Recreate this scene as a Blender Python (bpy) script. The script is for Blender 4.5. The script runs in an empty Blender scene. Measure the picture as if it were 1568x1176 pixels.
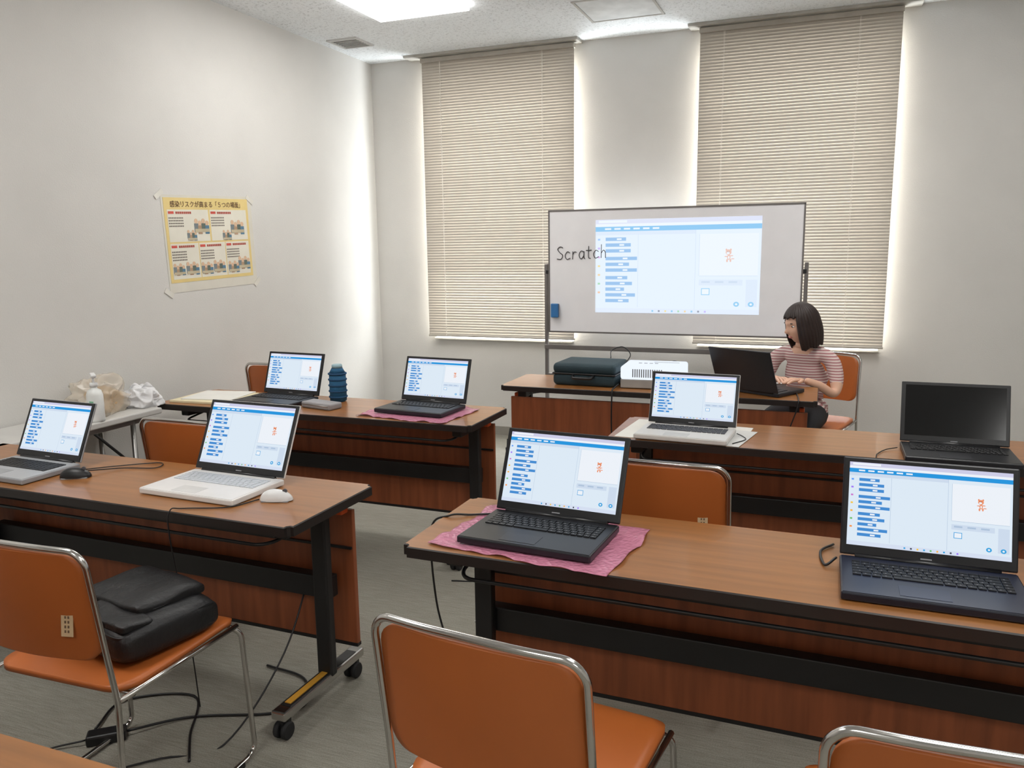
import bpy, bmesh, math, random
from mathutils import Vector, Matrix, noise
random.seed(7)
sc = bpy.context.scene
COL = sc.collection
A, B, H = 3.44, 5.80, 2.927     # left wall distance, back wall distance, ceiling height
XR, YN = 3.3, -3.0

# ------------------------------------------------------------------ materials
MATS = {}
def srgb(c):
    return tuple(((v/255)/12.92 if v/255 <= .04045 else ((v/255+.055)/1.055)**2.4) for v in c)
def mat(name, c, rough=.5, metal=0, var=.06, scale=8, bump=0, bscale=80, stretch=None, spec=.5, emit=0, coat=0, trans=0, alpha=1):
    if name in MATS: return MATS[name]
    m = bpy.data.materials.new(name); m.use_nodes = True
    nt = m.node_tree; N = nt.nodes; L = nt.links
    p = N['Principled BSDF']
    col = srgb(c)
    tc = N.new('ShaderNodeTexCoord'); mp = N.new('ShaderNodeMapping')
    L.new(tc.outputs['Object'], mp.inputs[0])
    if stretch: mp.inputs['Scale'].default_value = stretch
    nz = N.new('ShaderNodeTexNoise'); nz.inputs['Scale'].default_value = scale; nz.inputs['Detail'].default_value = 6
    L.new(mp.outputs[0], nz.inputs['Vector'])
    r = N.new('ShaderNodeValToRGB'); L.new(nz.outputs[0], r.inputs[0])
    r.color_ramp.elements[0].position = .3; r.color_ramp.elements[1].position = .7
    r.color_ramp.elements[0].color = tuple(max(0, v*(1-var*2)) for v in col)+(1,)
    r.color_ramp.elements[1].color = tuple(min(1, v*(1+var*1.5)) for v in col)+(1,)
    L.new(r.outputs[0], p.inputs['Base Color'])
    p.inputs['Roughness'].default_value = rough; p.inputs['Metallic'].default_value = metal
    p.inputs['Specular IOR Level'].default_value = spec
    p.inputs['Coat Weight'].default_value = coat
    p.inputs['Transmission Weight'].default_value = trans
    p.inputs['Alpha'].default_value = alpha
    if emit:
        L.new(r.outputs[0], p.inputs['Emission Color']); p.inputs['Emission Strength'].default_value = emit
    if bump:
        n2 = N.new('ShaderNodeTexNoise'); n2.inputs['Scale'].default_value = bscale; n2.inputs['Detail'].default_value = 4
        L.new(tc.outputs['Object'], n2.inputs['Vector'])
        b = N.new('ShaderNodeBump'); b.inputs['Strength'].default_value = bump; b.inputs['Distance'].default_value = .005
        L.new(n2.outputs[0], b.inputs['Height']); L.new(b.outputs[0], p.inputs['Normal'])
    MATS[name] = m
    return m
def emis(name, c, s=1.0):
    if name in MATS: return MATS[name]
    m = bpy.data.materials.new(name); m.use_nodes = True
    nt = m.node_tree; nt.nodes.clear()
    e = nt.nodes.new('ShaderNodeEmission'); e.inputs[0].default_value = srgb(c)+(1,); e.inputs[1].default_value = s
    o = nt.nodes.new('ShaderNodeOutputMaterial'); nt.links.new(e.outputs[0], o.inputs[0])
    MATS[name] = m
    return m

wall_m = mat('wallpaper', (211, 209, 205), .9, var=.015, scale=3, bump=.25, bscale=140)
trim_m = mat('white_trim', (225, 222, 214), .5, var=.02)
base_m = mat('baseboard_vinyl', (150, 146, 138), .6, var=.03)
chrome = mat('chrome', (205, 203, 200), .18, 1, var=.03)
steel = mat('satin_steel', (170, 168, 165), .35, 1, var=.04)
black = mat('black_steel', (26, 25, 26), .45, var=.1)
blackp = mat('black_plastic', (22, 22, 24), .4, var=.1)
rubber = mat('rubber', (30, 30, 32), .7, var=.1)
orange = mat('orange_shell', (180, 98, 44), .42, var=.04, scale=4)
orangep = mat('orange_plastic', (225, 90, 30), .5)
panel_m = mat('panel_wood', (146, 80, 48), .45, var=.12, scale=3, stretch=(12, 12, 1.0))
white_pl = mat('white_plastic', (225, 225, 225), .4, var=.02)
grey_pl = mat('grey_plastic', (150, 150, 152), .5, var=.03)
paper_m = mat('paper', (222, 220, 214), .8, var=.02)

def wood():
    m = mat('table_laminate', (152, 100, 54), .3, var=.10, scale=2.2, stretch=(1.2, 18, 18), coat=.15)
    return m
wood_m = wood()

def floor_mat():
    m = bpy.data.materials.new('carpet_tiles'); m.use_nodes = True
    N = m.node_tree.nodes; L = m.node_tree.links; p = N['Principled BSDF']
    tc = N.new('ShaderNodeTexCoord'); mp = N.new('ShaderNodeMapping'); mp.inputs['Scale'].default_value = (3, 60, 1)
    L.new(tc.outputs['Object'], mp.inputs[0])
    a = N.new('ShaderNodeTexNoise'); a.inputs['Scale'].default_value = 4; a.inputs['Detail'].default_value = 8
    L.new(mp.outputs[0], a.inputs['Vector'])
    b = N.new('ShaderNodeTexNoise'); b.inputs['Scale'].default_value = 260
    L.new(tc.outputs['Object'], b.inputs['Vector'])
    ad = N.new('ShaderNodeMath'); ad.operation = 'ADD'; L.new(a.outputs[0], ad.inputs[0]); L.new(b.outputs[0], ad.inputs[1])
    hf = N.new('ShaderNodeMath'); hf.operation = 'MULTIPLY'; hf.inputs[1].default_value = .5; L.new(ad.outputs[0], hf.inputs[0])
    r = N.new('ShaderNodeValToRGB'); L.new(hf.outputs[0], r.inputs[0])
    r.color_ramp.elements[0].position = .35; r.color_ramp.elements[1].position = .65
    r.color_ramp.elements[0].color = srgb((124, 121, 111))+(1,); r.color_ramp.elements[1].color = srgb((160, 156, 145))+(1,)
    L.new(r.outputs[0], p.inputs['Base Color']); p.inputs['Roughness'].default_value = .85
    bp = N.new('ShaderNodeBump'); bp.inputs['Strength'].default_value = .3; bp.inputs['Distance'].default_value = .004
    L.new(b.outputs[0], bp.inputs['Height']); L.new(bp.outputs[0], p.inputs['Normal'])
    return m
def ceil_mat():
    m = bpy.data.materials.new('acoustic_board'); m.use_nodes = True
    N = m.node_tree.nodes; L = m.node_tree.links; p = N['Principled BSDF']
    tc = N.new('ShaderNodeTexCoord')
    a = N.new('ShaderNodeTexNoise'); a.inputs['Scale'].default_value = 60; a.inputs['Detail'].default_value = 5; a.inputs['Distortion'].default_value = 1.2
    L.new(tc.outputs['Object'], a.inputs['Vector'])
    r = N.new('ShaderNodeValToRGB'); L.new(a.outputs[0], r.inputs[0])
    r.color_ramp.elements[0].position = .34; r.color_ramp.elements[1].position = .47
    r.color_ramp.elements[0].color = srgb((212, 217, 221))+(1,); r.color_ramp.elements[1].color = srgb((243, 248, 252))+(1,)
    L.new(r.outputs[0], p.inputs['Base Color']); p.inputs['Roughness'].default_value = .95
    bp = N.new('ShaderNodeBump'); bp.inputs['Strength'].default_value = .3; bp.inputs['Distance'].default_value = .004
    L.new(r.outputs[0], bp.inputs['Height']); L.new(bp.outputs[0], p.inputs['Normal'])
    return m
def slat_mat():
    m = bpy.data.materials.new('blind_slat'); m.use_nodes = True
    N = m.node_tree.nodes; L = m.node_tree.links; N.clear()
    d = N.new('ShaderNodeBsdfDiffuse'); d.inputs[0].default_value = srgb((180, 173, 163))+(1,)
    t = N.new('ShaderNodeBsdfTranslucent'); t.inputs[0].default_value = srgb((205, 196, 182))+(1,)
    mx = N.new('ShaderNodeMixShader'); mx.inputs[0].default_value = .010
    o = N.new('ShaderNodeOutputMaterial')
    L.new(d.outputs[0], mx.inputs[1]); L.new(t.outputs[0], mx.inputs[2]); L.new(mx.outputs[0], o.inputs[0])
    return m
def film_mat(name, c, tr=.5, rough=.25, bump=.8):
    m = bpy.data.materials.new(name); m.use_nodes = True
    N = m.node_tree.nodes; L = m.node_tree.links; p = N['Principled BSDF']
    p.inputs['Base Color'].default_value = srgb(c)+(1,); p.inputs['Roughness'].default_value = rough
    t = N.new('ShaderNodeBsdfTransparent'); mx = N.new('ShaderNodeMixShader'); mx.inputs[0].default_value = tr
    v = N.new('ShaderNodeTexVoronoi'); v.inputs['Scale'].default_value = 90
    tc = N.new('ShaderNodeTexCoord'); L.new(tc.outputs['Object'], v.inputs['Vector'])
    b = N.new('ShaderNodeBump'); b.inputs['Strength'].default_value = bump; b.inputs['Distance'].default_value = .004
    L.new(v.outputs['Distance'], b.inputs['Height']); L.new(b.outputs[0], p.inputs['Normal'])
    L.new(p.outputs[0], mx.inputs[1]); L.new(t.outputs[0], mx.inputs[2])
    L.new(mx.outputs[0], N['Material Output'].inputs[0])
    return m

# ------------------------------------------------------------------ helpers
def group(name, loc=(0, 0, 0), rz=0):
    e = bpy.data.objects.new(name, None); e.empty_display_size = .1
    e.location = loc; e.rotation_euler = (0, 0, math.radians(rz)); COL.objects.link(e)
    return e
def mkobj(name, me, parent=None, loc=(0, 0, 0), rot=(0, 0, 0), smooth=False):
    o = bpy.data.objects.new(name, me); COL.objects.link(o)
    o.location = loc; o.rotation_euler = rot
    if parent: o.parent = parent
    if smooth:
        for f in me.polygons: f.use_smooth = True
    return o
def bm_obj(name, bm, parent, mats, loc=(0, 0, 0), rot=(0, 0, 0), smooth=False):
    me = bpy.data.meshes.new(name); bm.normal_update(); bm.to_mesh(me); bm.free()
    for m in (mats if isinstance(mats, (list, tuple)) else [mats]): me.materials.append(m)
    return mkobj(name, me, parent, loc, rot, smooth)
def add_box(bm, c, s, mi=0, M=None):
    g = bmesh.ops.create_cube(bm, size=1)
    vs = g['verts']
    for v in vs:
        v.co = Vector((v.co.x*s[0]+c[0], v.co.y*s[1]+c[1], v.co.z*s[2]+c[2]))
        if M: v.co = M @ v.co
    for f in {f for v in vs for f in v.link_faces}: f.material_index = mi
    return vs
def box(parent, name, c, s, m, bev=0, rot=(0, 0, 0), seg=2):
    bm = bmesh.new(); add_box(bm, (0, 0, 0), s)
    if bev: bmesh.ops.bevel(bm, geom=list(bm.edges), offset=bev, segments=seg, profile=.5, affect='EDGES')
    return bm_obj(name, bm, parent, m, c, rot)
def boxes(parent, name, lst, m, loc=(0, 0, 0), rot=(0, 0, 0)):
    bm = bmesh.new()
    for c, s in lst: add_box(bm, c, s)
    return bm_obj(name, bm, parent, m, loc, rot)
def cyl(parent, name, c, r, h, axis, m, seg=24, r2=None, bev=0):
    bm = bmesh.new()
    bmesh.ops.create_cone(bm, cap_ends=True, segments=seg, radius1=r, radius2=r if r2 is None else r2, depth=h)
    if bev: bmesh.ops.bevel(bm, geom=[e for e in bm.edges if len(e.link_faces) == 2 and any(len(f.verts) > 4 for f in e.link_faces)], offset=bev, segments=2, affect='EDGES')
    rot = {'z': (0, 0, 0), 'x': (0, math.pi/2, 0), 'y': (math.pi/2, 0, 0)}[axis]
    o = bm_obj(name, bm, parent, m, c, rot)
    for f in o.data.polygons: f.use_smooth = len(f.vertices) == 4
    return o
def fillet(pts, r, n=5):
    P = [Vector(p) for p in pts]; out = [P[0]]
    for i in range(1, len(P)-1):
        a, b, c = P[i-1], P[i], P[i+1]
        d1 = (a-b); d2 = (c-b); k = min(r, d1.length*.49, d2.length*.49)
        s = b+d1.normalized()*k; e = b+d2.normalized()*k
        for j in range(n+1):
            t = j/n; out.append(s*(1-t)**2+b*2*t*(1-t)+e*t*t)
    out.append(P[-1]); return out
def catmull(pts, n=8):
    P = [Vector(p) for p in pts]; P = [P[0]*2-P[1]]+P+[P[-1]*2-P[-2]]; out = []
    for i in range(1, len(P)-2):
        for j in range(n):
            t = j/n; a, b, c, d = P[i-1:i+3]
            out.append(.5*((2*b)+(c-a)*t+(2*a-5*b+4*c-d)*t*t+(3*b-a-3*c+d)*t**3))
    out.append(P[-2]); return out
def sweep(parent, name, pts, r, m, seg=10, closed=False):
    bm = bmesh.new(); P = [Vector(p) for p in pts]; n = len(P); rings = []
    nrm = None
    for i in range(n):
        t = ((P[(i+1) % n] if (closed or i < n-1) else P[i])-(P[i-1] if (closed or i > 0) else P[i])).normalized()
        if nrm is None:
            nrm = t.orthogonal().normalized()
        nrm = (nrm-t*nrm.dot(t)).normalized(); bn = t.cross(nrm)
        rr = r(i/(n-1)) if callable(r) else r
        rings.append([bm.verts.new(P[i]+(nrm*math.cos(2*math.pi*k/seg)+bn*math.sin(2*math.pi*k/seg))*rr) for k in range(seg)])
    for i in range(n if closed else n-1):
        a, b = rings[i], rings[(i+1) % n]
        for k in range(seg): bm.faces.new((a[k], a[(k+1) % seg], b[(k+1) % seg], b[k]))
    if not closed:
        bm.faces.new(rings[0][::-1]); bm.faces.new(rings[-1])
    return bm_obj(name, bm, parent, m, smooth=True)
def shell(parent, name, fn, nu, nv, th, m, smooth=True, closeu=False):
    bm = bmesh.new(); g = [[bm.verts.new(fn(i/nu, j/nv)) for i in range(nu+(0 if closeu else 1))] for j in range(nv+1)]
    W = len(g[0])
    for j in range(nv):
        for i in range(W if closeu else W-1):
            bm.faces.new((g[j][i], g[j][(i+1) % W], g[j+1][(i+1) % W], g[j+1][i]))
    bmesh.ops.recalc_face_normals(bm, faces=bm.faces)
    o = bm_obj(name, bm, parent, m, smooth=smooth)
    if th:
        s = o.modifiers.new('solid', 'SOLIDIFY'); s.thickness = th; s.offset = 0
    return o

# ------------------------------------------------------------------ room
def room():
    box(None, 'floor', ((XR-A)/2, (B+YN)/2, -.05), (XR+A+.4, B-YN+.4, .1), floor_mat())
    box(None, 'ceiling', ((XR-A)/2, (B+YN)/2, H+.05), (XR+A+.4, B-YN+.4, .1), ceil_mat())
    box(None, 'wall_left', (-A-.1, (B+YN)/2, H/2), (.2, B-YN, H), wall_m)
    box(None, 'wall_right', (XR+.1, (B+YN)/2, H/2), (.2, B-YN, H), wall_m)
    box(None, 'wall_rear', ((XR-A)/2, YN-.1, H/2), (XR+A+.4, .2, H), wall_m)
    T = .22; y = B+T/2
    W = [(-2.925, -1.765), (-.838, .342)]; zs, zt = .765, 2.80
    L = []
    def seg(x0, x1, z0, z1): L.append((((x0+x1)/2, y, (z0+z1)/2), (x1-x0, T, z1-z0)))
    seg(-A-.2, W[0][0], 0, H); seg(W[0][1], W[1][0], 0, H); seg(W[1][1], XR+.2, 0, H)
    for a, b in W: seg(a, b, 0, zs); seg(a, b, zt, H)
    boxes(None, 'wall_back', L, wall_m)
    box(None, 'baseboard_back', ((XR-A)/2, B-.004, .035), (XR+A, .008, .07), base_m)
    box(None, 'baseboard_left', (-A+.004, (B+YN)/2, .035), (.008, B-YN-.03, .07), base_m)
    slat = slat_mat()
    alu = mat('aluminium_frame', (150, 148, 142), .4, .6)
    for i, (a, b) in enumerate(W):
        g = group('window_%d' % (i+1), ((a+b)/2, B, 0)); w = b-a; hz = zt-zs
        fr = [((0, .16, zs+.02), (w, .04, .04)), ((0, .16, zt-.02), (w, .04, .04)), ((0, .16, (zs+zt)/2), (.05, .04, hz))]
        fr += [((s*(w/2-.02), .16, (zs+zt)/2), (.04, .04, hz)) for s in (-1, 1)]
        boxes(g, 'frame', fr, alu)
        box(g, 'sill', (0, .035, zs+.004), (w+.0, .15, .012), trim_m, .002)
        gl = mat('window_glass', (230, 240, 240), .05, trans=.9, var=.0)
        box(g, 'glass', (0, .185, (zs+zt)/2), (w-.02, .006, hz-.02), gl)
        ld = bpy.data.lights.new('daylight', 'AREA'); ld.shape = 'RECTANGLE'; ld.size = w-.04; ld.size_y = hz-.04
        ld.energy = 180; ld.color = (.94, .98, 1.0)
        lo = bpy.data.objects.new('daylight_lamp', ld); COL.objects.link(lo)
        lo.location = ((a+b)/2, B+.135, (zs+zt)/2); lo.rotation_euler = (-math.pi/2, 0, 0)
        # blinds
        bx0, bx1 = [(-2.954, -1.736), (-.865, .368)][i]; bw = bx1-bx0
        gb = group('window_blind', ((bx0+bx1)/2, B-.075, 0))
        box(gb, 'head_rail', (0, 0, 2.886), (bw, .05, .03), mat('rail', (180, 174, 164), .5), .003)
        bm = bmesh.new(); z = .815; k = 0
        while z < 2.868:
            open_ = 75+.6*math.sin(k*.37)+random.uniform(-.4, .4) - (5 if z < 1.3 else 0)
            th = math.radians(open_); hw = .0135
            prev = None
            for s in (-1, -.4, .4, 1):
                yy = s*hw*math.cos(th); zz = z+s*hw*math.sin(th); off = .0028 if abs(s) < .9 else 0
                yy -= off*math.sin(th); zz += off*math.cos(th)
                v = [bm.verts.new((-bw/2+.004, yy, zz)), bm.verts.new((bw/2-.004, yy, zz))]
                if prev: bm.faces.new((prev[0], prev[1], v[1], v[0]))
                prev = v
            z += .0205; k += 1
        bm_obj('slats', bm, gb, slat, smooth=True)
        box(gb, 'bottom_rail', (0, 0, .797), (bw, .022, .014), mat('rail', (180, 174, 164)), .003)
        cord = mat('cord_white', (235, 232, 224), .6)  # ladder cords; their white also stands for daylight dots through the slat holes
        for fx in (.13, .80):
            cx = -bw/2+bw*fx
            boxes(gb, 'ladder_cord', [((cx, -.0145, 1.84), (.0022, .0015, 2.08)), ((cx+.006, -.0145, 1.84), (.0012, .0015, 2.08))], cord)
        hx0, hx1 = [(-3.075, -1.70), (-.935, .47)][i]
        h = group('blind_box', ((hx0+hx1)/2, B-.07, H-.009))
        box(h, 'pocket', (0, 0, 0), (hx1-hx0, .14, .018), mat('blind_box_grey', (180, 177, 170), .5), .002)
    # ceiling light panels; rear pair added behind the camera to light the tables
    tube = emis('light_diffuser', (255, 253, 249), 11.0)
    for (x, yy) in [(-2.40, 4.10), (.55, 4.0), (-2.40, 1.2), (.55, 1.2), (-.9, -1.4), (2.0, -1.4)]:
        g = group('ceiling_light', (x, yy, H))
        box(g, 'diffuser', (0, 0, -.016), (.62, 1.22, .032), tube, .006)  # dropped below the ceiling so the added glowing sides brighten it
    g = group('ceiling_vent', (-3.22, 5.16, H))
    vd = mat('vent_dark', (70, 68, 66), .6); vl = mat('vent_frame', (200, 200, 198), .5)
    boxes(g, 'frame', [((0, .11, -.005), (.24, .02, .01)), ((0, -.11, -.005), (.24, .02, .01)), ((.11, 0, -.005), (.02, .2, .01)), ((-.11, 0, -.005), (.02, .2, .01))], vl)
    box(g, 'duct', (0, 0, -.001), (.2, .2, .002), vd)
    boxes(g, 'louvres', [((0, -.08+.032*k, -.005), (.2, .012, .003)) for k in range(6)], vl)
    g = group('ceiling_hatch', (-1.27, 5.13, H))
    boxes(g, 'frame', [((0, .23, -.003), (.48, .015, .006)), ((0, -.23, -.003), (.48, .015, .006)), ((.23, 0, -.003), (.015, .46, .006)), ((-.23, 0, -.003), (.015, .46, .006))], vl)
    box(g, 'panel', (0, 0, -.0015), (.44, .44, .003), mat('hatch_panel', (232, 236, 238), .9))
room()

# ------------------------------------------------------------------ furniture
def table(name, x, y, rz=0, w=1.8, flip=False):
    g = group(name, (x, y, 0), rz+(180 if flip else 0)); hw = w/2
    D = .45; o = -D/2
    top_m = [wood_m, mat('edge_band', (34, 28, 26), .45)]
    bm = bmesh.new(); add_box(bm, (0, 0, .685), (w, D, .03))
    bmesh.ops.bevel(bm, geom=[e for e in bm.edges if abs(e.verts[0].co.z-e.verts[1].co.z) > .01], offset=.018, segments=3, affect='EDGES')
    bmesh.ops.bevel(bm, geom=[e for e in bm.edges if abs(e.verts[0].co.z-.7) < 1e-4 and abs(e.verts[1].co.z-.7) < 1e-4], offset=.003, segments=1, affect='EDGES')
    for f in bm.faces: f.material_index = 0 if f.normal.z > .9 else 1
    bm_obj('top', bm, g, top_m)
    pm = panel_m
    box(g, 'modesty_panel', (0, o+.385, .395), (w-.09, .018, .47), pm, .003)
    box(g, 'panel_trim', (0, o+.385, .158), (w-.09, .022, .012), black)
    box(g, 'stretcher', (0, o+.335, .375), (w-.2, .045, .075), black, .004)
    boxes(g, 'panel_rail', [((0, o+.372, .50), (w-.10, .008, .008))], black)
    box(g, 'under_frame', (0, o+.28, .660), (w-.16, .05, .02), black, .003)
    r = [(-hw+.13, o+.34, .64), (-hw+.13, o+.10, .61), (-hw+.16, o+.055, .61), (hw-.16, o+.055, .61), (hw-.13, o+.10, .61), (hw-.13, o+.34, .64)]
    sweep(g, 'shelf_rail', fillet(r, .03), .0055, black, 8)
    for s in (-1, 1):
        lx = s*(hw-.11)
        box(g, 'leg_post', (lx, o+.29, .375), (.055, .035, .58), black, .006)
        box(g, 'leg_bracket', (lx, o+.24, .645), (.05, .30, .045), black, .006)
        box(g, 'hinge_lever', (lx+s*.03, o+.36, .635), (.04, .04, .03), orangep, .006)
        box(g, 'foot', (lx, o+.25, .082), (.052, .44, .03), chrome, .006)
        box(g, 'foot_insert_dark', (lx, o+.25, .0975), (.036, .36, .003), black)
        box(g, 'foot_insert', (lx, o+.18, .0995), (.022, .20, .004), mat('yellow_label', (190, 140, 50), .5))
        for yy in (.06, .44):
            cyl(g, 'caster_stem', (lx, o+yy, .062), .011, .03, 'z', chrome)
            for q in (-1, 1): cyl(g, 'caster_wheel', (lx+q*.014, o+yy-.006, .027), .027, .017, 'x', rubber, bev=.003)
            box(g, 'caster_hood', (lx, o+yy+.004, .045), (.016, .044, .026), blackp, .005)
    return g
YR1 = 1.995; YR2 = 3.335
table('folding_table', -2.265, YR1+.005, -.7)
table('folding_table', -.105, YR1-.03, -.7)
table('folding_table', -2.325, YR2+.015)
table('folding_table', .09, YR2-.01)
table('folding_table', -1.75, .575)
table('teacher_desk', -.86, 4.395, flip=True, w=1.70)
gt = group('side_table', (-3.265, 2.35, 0))
def side_table(g):
    gm = mat('grey_laminate', (196, 194, 190), .45, var=.02)
    box(g, 'top', (0, 0, .685), (.33, 1.40, .03), gm, .006)
    for yy in (-.55, .55):
        for xx in (-.10, .12):
            sweep(g, 'leg', fillet([(xx, yy, .67), (xx, yy, .04), (xx, yy, .0)], .01), .012, steel, 10)
        sweep(g, 'brace', [(-.10, yy, .25), (.12, yy, .25)], .008, steel, 8)
        sweep(g, 'diagonal_brace', [(.12, yy, .42), (.12, yy*.55, .665)], .007, black, 8)
    box(g, 'apron', (.12, 0, .655), (.02, 1.2, .03), steel, .003)
side_table(gt)

def chair(x, y, rz, label=True):
    g = group('stacking_chair', (x, y, 0), rz)
    BW = .200
    def rr(v, Ht, W, rc):
        s = Ht*(1-math.cos(math.pi*v))/2; d = min(s, Ht-s)
        return s, (W if d >= rc else W-rc+math.sqrt(max(0, rc*rc-(rc-d)**2)))
    def by(xx, s): return -.232-.030*(s/.26)-.028*(1-(xx/BW)**2)
    def back(u, v):
        s, hw = rr(v, .262, BW, .045); xx = (u*2-1)*hw; z = .535+s
        return Vector((xx, by(xx, s), z+.008*(1-(xx/BW)**2)*(s/.26)))
    shell(g, 'backrest', back, 18, 20, .012, orange)
    def seat(u, v):
        s, hw = rr(v, .43, .212, .06); xx = (u*2-1)*hw; yy = -.205+s
        z = .437-.014*math.cos(xx/.222*1.5)*math.sin(math.pi*s/.43)-.02*max(0, (s-.36)/.07)**2
        return Vector((xx, yy, z))
    shell(g, 'seat', seat, 16, 22, .014, orange)
    P = [(.10, .19, .412), (.195, .195, .414), (.218, .215, .39), (.230, .225, .03), (.23, .20, .011), (.23, -.22, .011), (.226, -.25, .03), (.213, -.222, .42), (.210, -.238, .55), (.210, -.270, .785), (.185, -.276, .812), (.10, -.289, .816)]
    full = P+[(-a, b, c) for a, b, c in P[::-1]]
    sweep(g, 'frame_tube', fillet(full, .035, 5), .0075, chrome, 10)
    for s in (-1, 1): sweep(g, 'seat_rail', [(s*.218, .20, .418), (s*.214, -.22, .425)], .007, chrome, 8)
    sweep(g, 'cross_tube', [(-.21, -.17, .415), (.21, -.17, .415)], .006, chrome, 8)
    for s in (-1, 1):
        for yy in (-.15, .15): box(g, 'glide', (s*.23, yy, .008), (.018, .04, .016), blackp, .003)
    if label:
        lab = mat('label_beige', (206, 178, 140), .6)
        xx = .135; s = .10
        rotl = (math.radians(-7), 0, math.radians(10))
        loc = (xx, by(xx, s)-.0085, .535+s)
        box(g, 'asset_label', loc, (.030, .002, .068), lab, rot=rotl)
        boxes(g, 'asset_label_text', [((dx, -.0013, .022-.011*k), (.004, .0008, .006)) for k in range(5) for dx in (-.004, .004)], mat('ink', (110, 86, 66)), loc=loc, rot=rotl)
    return g
chair(-1.725, 1.485, 2)
chair(-.505, 1.43, -6, False)
chair(.225, 1.375, 3, False)
chair(-2.35, 2.67, 0)
chair(-.45, 2.645, 0)
chair(-3.02, 4.12, 0, False)
chair(-.055, 4.97, 165, False)

# ------------------------------------------------------------------ laptops
def ui_rects():
    R = []
    def r(x0, y0, x1, y1, c, l=1): R.append((x0, y0, x1, y1, c, l))
    r(0, 0, 1, 1, 'bg', 0)
    r(0, 0, 1, .045, 'lilac'); r(.02, .008, .2, .035, 'white', 2)
    r(0, .045, 1, .075, 'white')
    r(0, .075, 1, .125, 'blue')
    for k in range(6): r(.06+.06*k, .09, .10+.06*k, .108, 'white', 2)
    r(.0, .125, .62, .165, 'pale'); r(.62, .125, .622, .95, 'line', 2)
    cs = ['c1', 'c2', 'c3', 'c4', 'c5', 'c6', 'c7']
    for k, c in enumerate(cs): r(.015, .20+.095*k, .030, .20+.095*k+.02, c, 2)
    ws = [.13, .16, .16, .2, .15, .2, .14, .17, .12, .19, .15]
    yy = .19
    for k, w in enumerate(ws):
        if k in (3, 6): yy += .02
        r(.065, yy, .065+w, yy+.036, 'block', 2)
        r(.065+w*.55, yy+.009, .065+w*.55+.03, yy+.027, 'white', 3); yy += .062
    r(.27, .165, .272, .94, 'line', 2)
    r(.645, .17, .985, .60, 'white', 2); r(.645, .60, .985, .604, 'line', 3); r(.643, .17, .645, .60, 'line', 3)
    r(.645, .64, .90, .70, 'pale', 2); r(.92, .64, .985, .92, 'pale', 2)
    for k in range(3): r(.66+.08*k, .655, .71+.08*k, .675, 'line', 3)
    r(.66, .73, .71, .80, 'cblue', 3); r(.664, .737, .706, .793, 'white', 4)
    r(.0, .95, 1, 1, 'task', 3)
    for k in range(9): r(.36+.04*k, .966, .371+.04*k, .985, ['cblue', 'ink', 'c4', 'cblue', 'c6', 'c5', 'cblue', 'ink', 'c2'][k], 4)
    return R
CAT = [(.815, .355, .020, .034, 'cat', 5), (.817, .415, .012, .032, 'cat', 5), (.800, .325, .006, .014, 'cat', 5), (.830, .325, .006, .014, 'cat', 5), (.800, .405, .013, .006, 'cat', 5), (.835, .398, .013, .006, 'cat', 5),
       (.806, .456, .006, .020, 'cat', 5), (.829, .454, .006, .020, 'cat', 5), (.844, .435, .012, .006, 'cat', 5), (.812, .366, .011, .015, 'white', 6), (.817, .418, .006, .018, 'white', 6), (.808, .348, .0025, .005, 'ink', 7), (.818, .348, .0025, .005, 'ink', 7)]
CAT = [(.815+(a-.815)*.85, .385+(b-.385)*.85, c*.85, d*.85, e, f) for a, b, c, d, e, f in CAT]
CAT += [(.868, .893, .017, .026, 'cblue', 5), (.952, .893, .017, .026, 'cblue', 5), (.868, .893, .007, .011, 'white', 6), (.952, .893, .007, .011, 'white', 6)]
UIC = {'bg': (224, 237, 249), 'white': (240, 245, 252), 'lilac': (208, 208, 234), 'blue': (44, 152, 224), 'pale': (208, 222, 240), 'line': (178, 198, 222),
       'block': (72, 142, 212), 'cblue': (60, 165, 225), 'task': (216, 226, 244), 'ink': (60, 60, 80), 'cat': (238, 146, 104),
       'c1': (96, 160, 250), 'c2': (163, 122, 250), 'c3': (207, 119, 207), 'c4': (250, 200, 60), 'c5': (250, 180, 65), 'c6': (110, 195, 110), 'c7': (250, 150, 70)}
def screen_mesh(parent, name, w, h, loc, rot=(0, 0, 0), strength=.97, pre='lcd', wash=0):
    bm = bmesh.new(); keys = list(UIC)
    for (x0, y0, x1, y1, c, l) in ui_rects():
        v = [bm.verts.new(((a-.5)*w, -.0003*l, (.5-b)*h)) for a, b in ((x0, y1), (x1, y1), (x1, y0), (x0, y0))]
        f = bm.faces.new(v); f.material_index = keys.index(c)
    for (cx, cy, rx, ry, c, l) in CAT:
        v = [bm.verts.new(((cx+rx*math.cos(t*math.pi/7)-.5)*w, -.0003*l, (.5-cy+ry*math.sin(t*math.pi/7))*h)) for t in range(14)]
        f = bm.faces.new(v); f.material_index = keys.index(c)
    mixc = lambda c: tuple(v*(1-wash)+q*wash for v, q in zip(c, (228, 238, 250)))
    return bm_obj(name, bm, parent, [emis(pre+'_'+k, mixc(UIC[k]), strength) for k in keys], loc, rot)
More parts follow.
